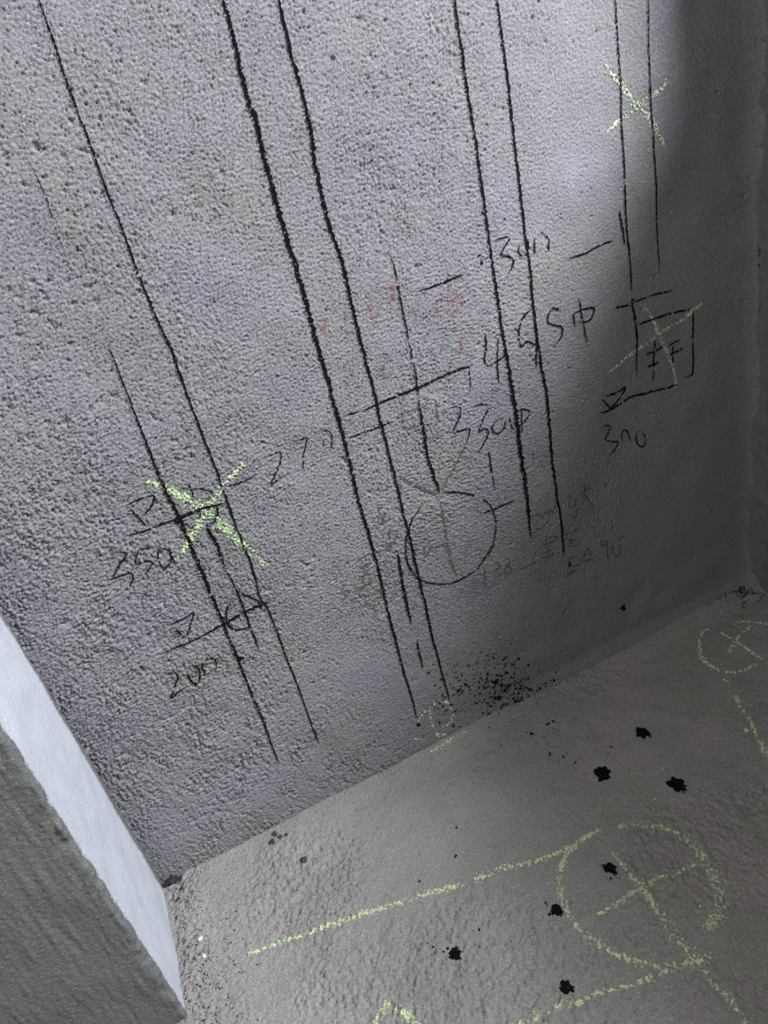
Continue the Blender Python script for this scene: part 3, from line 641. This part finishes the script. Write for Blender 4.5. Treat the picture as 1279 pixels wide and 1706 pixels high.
# ---- chalk
def chalk_thing(surf, name, label, strokes, cat='chalk mark', part='chalk_stroke'):
    """strokes: (points, width px, density green, density lime, density pale, dust)"""
    allp = np.array([p for s in strokes for p in s[0]], float)
    t = thing(name, label, cat, tuple(allp.mean(0)), surf)
    for pts, w, g, l, p, d in strokes:
        root = None
        for dens, mat, size, wf in ((g, M_green, 1.15, 1.0), (l, M_lime, 1.15, .8), (p, M_white, .95, 1.0), (d, M_dust, .6, 2.6)):
            if surf is FLOOR: dens *= 1.0; size *= .85
            if dens <= 0: continue
            ww = [x * wf for x in w] if isinstance(w, (list, tuple)) else w * wf
            k = Ink(surf).chalk(pts, ww, dens, size)
            if root is None: root = k.done(part, mat, parent=t)
            else:
                o = k.done('chalk_grains', mat); del o['category']; wl = o.location.copy()
                o.parent = root; o.location = wl - root.location - t.location; o['kind'] = 'stuff'
    return t
chalk_thing(WALL, 'chalk_cross', 'bright green chalk cross on the left of the wall, over black arcs', [
    ([(243, 800), (262, 806), (275, 811), (292, 820), (308, 828), (325, 838), (345, 850), (362, 866), (380, 884), (400, 902), (415, 917), (430, 930), (442, 942)], [6, 9, 13, 14, 15, 12, 9, 6], 1.9, .5, 1.1, 2.0),
    ([(404, 772), (392, 785), (380, 797), (368, 813), (356, 832), (345, 850), (333, 868), (322, 888), (310, 908), (300, 921), (292, 932)], [8, 9, 12, 17, 12, 8, 5], .9, .9, 1.0, 1.6)])
chalk_thing(WALL, 'chalk_cross', 'pale chalk cross at the top right, on the two thin lines', [
    ([(1008, 110), (1016, 119), (1028, 135), (1042, 152), (1058, 172), (1072, 183), (1084, 196), (1093, 214), (1102, 232), (1110, 250)], [5, 7, 7, 9, 12, 9, 6, 4], .15, .3, .8, .4),
    ([(1111, 135), (1104, 146), (1092, 156), (1076, 166), (1062, 177), (1048, 188), (1030, 203), (1012, 220)], [5, 6, 7, 9, 6, 4, 3], .1, .3, .8, .3)])
chalk_thing(WALL, 'chalk_cross', 'pale chalk cross through the drawn box', [
    ([(1071, 505), (1079, 522), (1086, 538), (1092, 554), (1098, 566), (1105, 579), (1111, 593), (1116, 607), (1121, 622), (1124, 635), (1121, 648)], [4, 5, 7, 8, 6, 5, 4], .25, .3, 1.0, .6),
    ([(1167, 502), (1158, 509), (1149, 516), (1137, 528), (1124, 537), (1108, 546), (1092, 555), (1076, 568), (1061, 579), (1050, 588), (1039, 597), (1026, 608), (1012, 620)], [3, 5, 5, 7, 8, 6, 5, 3], .2, .35, 1.0, .6)])
chalk_thing(WALL, 'chalk_number', 'small pale chalk figure 2 at the wall foot between two lines', [
    ([(697, 1206), (699, 1196), (704, 1188), (712, 1184), (716, 1178), (726, 1170), (738, 1167), (748, 1173), (753, 1186), (751, 1198), (744, 1206), (734, 1209)], 4, 0, .1, 1.0, .2),
    ([(714, 1184), (718, 1200), (724, 1214), (728, 1223), (740, 1220)], 4, .3, .2, .7, .8),
    ([(690, 1231), (700, 1230), (710, 1234)], 3, 0, 0, .7, 0)])
chalk_thing(FLOOR, 'chalk_smear', 'soft pale chalk smear on the floor at the wall foot below the small 2', [
    ([(702, 1262), (722, 1253), (740, 1244), (758, 1234), (776, 1224)], [5, 7, 6, 4], .1, 0, 1.2, 1.6)])
k = Ink(WALL); k.cloud(1098, 598, 12, 18, 90, .7); k.cloud(345, 900, 22, 16, 120, .6); k.cloud(400, 900, 22, 22, 110, .6); k.cloud(345, 850, 26, 18, 100, .6)
k.done('chalk_dust', M_dust, 'thin green dust around the bright cross and inside the drawn box', 'dust', kind='stuff')
chalk_thing(FLOOR, 'chalk_circle', 'large green chalk circle with a cross inside, on the floor', [
    ([(1002, 1380), (980, 1392), (962, 1405), (945, 1423), (935, 1442), (931, 1465), (934, 1490), (942, 1515), (955, 1538), (972, 1557), (990, 1572), (1015, 1587), (1040, 1599), (1068, 1608), (1098, 1614), (1125, 1613), (1150, 1607), (1172, 1602), (1188, 1590)], [7, 8, 10, 10, 10, 9, 8, 9, 9, 9, 10, 10, 8], .55, .75, .9, 1.1),
    ([(1030, 1378), (1048, 1374), (1068, 1374), (1090, 1377), (1112, 1382), (1130, 1391), (1150, 1404), (1168, 1424), (1180, 1447), (1192, 1470), (1201, 1492), (1203, 1512), (1192, 1532), (1180, 1552)], [7, 9, 10, 10, 11, 14, 18, 22, 18, 10], 1.0, .6, .8, 1.6),
    ([(1020, 1422), (1030, 1434), (1042, 1448), (1056, 1466), (1070, 1483), (1084, 1503), (1098, 1525), (1112, 1548), (1128, 1568), (1145, 1588), (1158, 1602)], [5, 7, 8, 9, 10, 14, 18, 16, 14], 1.0, .9, .8, 1.3),
    ([(997, 1527), (1012, 1518), (1030, 1507), (1046, 1495), (1060, 1484), (1078, 1473), (1098, 1466), (1120, 1459), (1140, 1449), (1156, 1441)], [4, 6, 9, 11, 11, 8, 7, 6], .7, .7, .7, .9)])
chalk_thing(FLOOR, 'chalk_line', 'long green chalk line running from the left to the large circle', [
    ([(413, 1588), (440, 1579), (470, 1568), (505, 1557), (540, 1545), (570, 1534), (600, 1523), (630, 1514), (660, 1505), (690, 1496), (720, 1487), (745, 1480), (770, 1474)], [5, 6, 7, 8, 9, 9, 9, 9], .9, .8, 1.0, 1.0),
    ([(790, 1466), (810, 1458), (830, 1449), (850, 1444), (870, 1440), (900, 1431), (930, 1420), (950, 1410)], [10, 11, 9, 8, 7, 7], .6, .8, .8, 1.1)])
chalk_thing(FLOOR, 'chalk_line', 'green chalk tail running from the large circle to the bottom right', [
    ([(1160, 1604), (1172, 1620), (1186, 1638), (1200, 1653), (1215, 1668), (1228, 1686), (1240, 1704), (1252, 1722)], [12, 10, 8, 7, 7, 7], .4, .5, .8, 1.0)])
chalk_thing(FLOOR, 'chalk_line', 'green chalk line at the bottom edge rising to the large circle', [
    ([(850, 1714), (868, 1706), (895, 1695), (920, 1684), (940, 1675), (965, 1672), (985, 1662), (1005, 1655), (1030, 1650), (1055, 1642), (1075, 1637), (1088, 1632)], [8, 9, 9, 7, 6, 6, 9], .8, .8, .7, .6),
    ([(1096, 1626), (1112, 1620), (1130, 1614)], 6, .2, .3, .6, .4)])
chalk_thing(FLOOR, 'chalk_angle', 'green chalk corner mark cut off by the bottom edge', [
    ([(640, 1668), (652, 1674), (665, 1682), (680, 1694), (697, 1708), (712, 1722)], [7, 10, 10, 10], 1.4, .8, .9, .8),
    ([(643, 1668), (636, 1680), (630, 1695), (622, 1712)], [6, 8, 8], 1.2, .8, .8, .8)])
chalk_thing(FLOOR, 'chalk_circle', 'small pale chalk circle with a cross near the right corner', [
    ([(1178, 1049), (1170, 1055), (1165, 1066), (1164, 1078), (1166, 1090), (1172, 1102), (1182, 1110), (1192, 1116), (1203, 1120), (1220, 1122), (1234, 1120), (1246, 1116), (1258, 1110)], [3.5, 4, 5, 5, 5, 4, 3.5], .05, .55, 1.4, .3),
    ([(1223, 1041), (1236, 1038), (1250, 1038), (1265, 1039), (1282, 1043), (1296, 1050)], 3, 0, .2, 1.3, .1),
    ([(1200, 1055), (1212, 1063), (1225, 1071), (1238, 1080), (1250, 1088), (1262, 1096), (1272, 1103)], [2, 3, 5, 4, 4], 0, .4, 1.2, .3),
    ([(1252, 1045), (1243, 1052), (1234, 1060), (1226, 1069), (1220, 1078), (1214, 1090)], [4, 5, 5, 6, 4], 0, .4, 1.1, .4)])
chalk_thing(FLOOR, 'chalk_line', 'broken green chalk line running from the small circle to the right edge', [
    ([(1205, 1132), (1211, 1139), (1218, 1148)], 4, 0, .3, 1.0, .2), ([(1225, 1162), (1230, 1172), (1236, 1182), (1243, 1188)], 6, .1, .5, 1.0, .3),
    ([(1247, 1197), (1252, 1208), (1258, 1220), (1265, 1234), (1272, 1246), (1280, 1260), (1290, 1278)], [4, 5, 8, 10, 12], .8, .6, .9, 1.0)])

# ---- debris
def stone(px, py, r, name, label, mat, seed, cat='debris', grp=None, flat_=.6, surf='floor'):
    g = np.random.default_rng(seed); u0, v0 = on_floor(px, py); s = px_size_floor(u0, v0) * r
    me_v = []; fc = []; nlat, nlon = 5, 9
    for i in range(nlat + 1):
        th = math.pi * i / nlat
        for j in range(nlon):
            a = 6.283 * j / nlon; q = g.uniform(.7, 1.2)
            me_v.append((math.sin(th) * math.cos(a) * s * q, math.sin(th) * math.sin(a) * s * q * .8, (math.cos(th) * flat_) * s * q + s * flat_ * .6))
    for i in range(nlat):
        for j in range(nlon):
            k2 = (j + 1) % nlon; fc.append((i * nlon + j, (i + 1) * nlon + j, (i + 1) * nlon + k2, i * nlon + k2))
    v0 = min(v0, WY - .0065); u0 = max(u0, LX + .006)
    o = mesh(name, me_v, fc, mat); o.location = (u0, v0, float(RF.at(u0, v0))); o.rotation_euler = (0, 0, g.uniform(0, 6))
    return tag(o, label, cat, grp)
stone(507, 1436, 6.5, 'pebble', 'small dark pebble lying alone on the lit floor near the wall', M_stone, 1)
stone(458, 1392, 5, 'mortar_crumb', 'dark mortar crumb at the wall foot, upper of the little heap', M_stone, 2, grp='mortar crumbs by the wall')
stone(455, 1405, 5.5, 'mortar_crumb', 'dark mortar crumb at the wall foot, lowest of the little heap', M_stone, 3, grp='mortar crumbs by the wall')
stone(468, 1397, 4, 'mortar_crumb', 'dark mortar crumb in the middle of the little heap', M_stone, 4, grp='mortar crumbs by the wall')
stone(478, 1394, 3.5, 'mortar_crumb', 'smallest dark mortar crumb, right end of the little heap', M_stone, 5, grp='mortar crumbs by the wall')
CL = ['largest dark mortar clump, right in the left inner corner', 'dark mortar clump touching the pale return at the corner', 'dark mortar clump just right of the largest corner one',
      'dark mortar clump pressed against the wall, highest at the corner', 'small dark mortar clump at the wall foot, farthest right at the corner', 'dark mortar clump on the floor, second lowest of the corner ones',
      'lowest and smallest dark mortar clump below the left corner', 'dark mortar clump wedged against the foot of the pale return']
for i, (x, y, r) in enumerate(((283, 1449, 8), (272, 1454, 6), (292, 1455, 6), (278, 1440, 5), (297, 1447, 4.5), (301, 1480, 5), (296, 1498, 4), (268, 1462, 5))):
    stone(x, y, r, 'mortar_clump', CL[i], M_clump, 20 + i, grp='mortar clumps in the left corner')
stone(334, 1563, 4.5, 'white_chip', 'larger white chip on the floor at lower left', M_chip, 40, flat_=.4)
stone(340, 1592, 3.5, 'white_chip', 'smaller white chip just below the larger one at lower left', M_chip, 41, flat_=.4)
stone(1243, 1217, 3.6, 'white_chip', 'white chip beside the broken chalk line at the right edge', M_chip, 42, flat_=.5)
stone(1104, 1280, 1.6, 'white_chip', 'tiny white chip left of the farthest right ink blot', M_chip, 43)
stone(1090, 1330, 1.6, 'white_chip', 'tiny white chip below the right ink blots', M_chip, 44)
stone(1166, 1513, 2, 'white_chip', 'tiny white chip inside the large green circle, right side', M_chip, 45)
# crumbs over the floor, more along the pale return
V, Fc = [], []; n0 = 0
_m = 0
def crumb(u, v, s):
    global n0
    z = float(RF.at(u, v)); a = rng.uniform(0, 6.28, 1)[0]; k = 4
    q = rng.uniform(.6, 1.2, k)
    for i in range(k): V.append((u + math.cos(a + i * 1.571) * s * q[i], v + math.sin(a + i * 1.571) * s * q[i], z - .0003))
    V.append((u, v, z + s * rng.uniform(.5, 1.0)))
    for i in range(k): Fc.append((n0 + i, n0 + (i + 1) % k, n0 + 4))
    n0 += 5
for _ in range(900): crumb(LX + .008 + abs(rng.normal(0, .035)), rng.uniform(.15, WY - .01), rng.uniform(.0006, .0022))
for _ in range(1500): crumb(rng.uniform(LX + .01, RX - .01), rng.uniform(-.05, WY - .02), rng.uniform(.0004, .0012))
for _ in range(300): crumb(rng.uniform(LX + .01, RX), WY - .012 - abs(rng.normal(0, .012)), rng.uniform(.0005, .0018))
me_v = V; tag(mesh('floor_grit', V, Fc, M_floor), 'fine grey grit strewn over the floor, thickest by the pale return', 'grit', kind='stuff')
V, Fc = [], []; n0 = 0
for _ in range(1300): crumb(LX + .006 + abs(rng.normal(0, .028)), rng.uniform(.15, WY - .008), rng.uniform(.0006, .0019))
for _ in range(500): crumb(LX + .006 + abs(rng.normal(0, .15)), WY - .008 - abs(rng.normal(0, .10)), rng.uniform(.0005, .0014))
for _ in range(500): crumb(rng.uniform(LX + .01, RX - .01), rng.uniform(-.05, WY - .02), rng.uniform(.0004, .0010))
tag(mesh('dark_grit', V, Fc, M_stone), 'fine dark crumbs littering the left edge of the floor', 'grit', kind='stuff')
# dark crack in the right corner
Ink(WALL).line([(1257, 335), (1256, 380), (1254, 430), (1253, 500), (1252, 560)], [2, 5, 4, 2, 1.5], None, .25, 1.2, off=.0015).done('corner_crack', M_clump, 'dark ragged vertical crack beside the right corner of the wall', 'crack')
# dark strands in the right corner
k = Ink(FLOOR)
g2 = np.random.default_rng(5)
for _ in range(26):
    x, y = 1236 + g2.normal(0, 20), 985 + g2.normal(0, 10); a = g2.uniform(0, 6.28); pts = [(x, y)]
    for _ in range(4): a += g2.normal(0, .8); x += math.cos(a) * 7; y += math.sin(a) * 4; pts.append((x, y))
    pts = [(px_, max(py_, 1465 - .518 * (px_ - 290) + 3)) for px_, py_ in pts]
    pts = [p for p in pts if on_floor(*p)[0] < RX - .003 and on_floor(*p)[1] < WY - .003]
    if len(pts) > 2: k.line(pts, 1.6, gap=.1, spray=.1, off=.003)
k.done('corner_dirt', M_clump, 'tangle of dark dirt and hair in the right corner of the floor', 'dirt', kind='stuff')
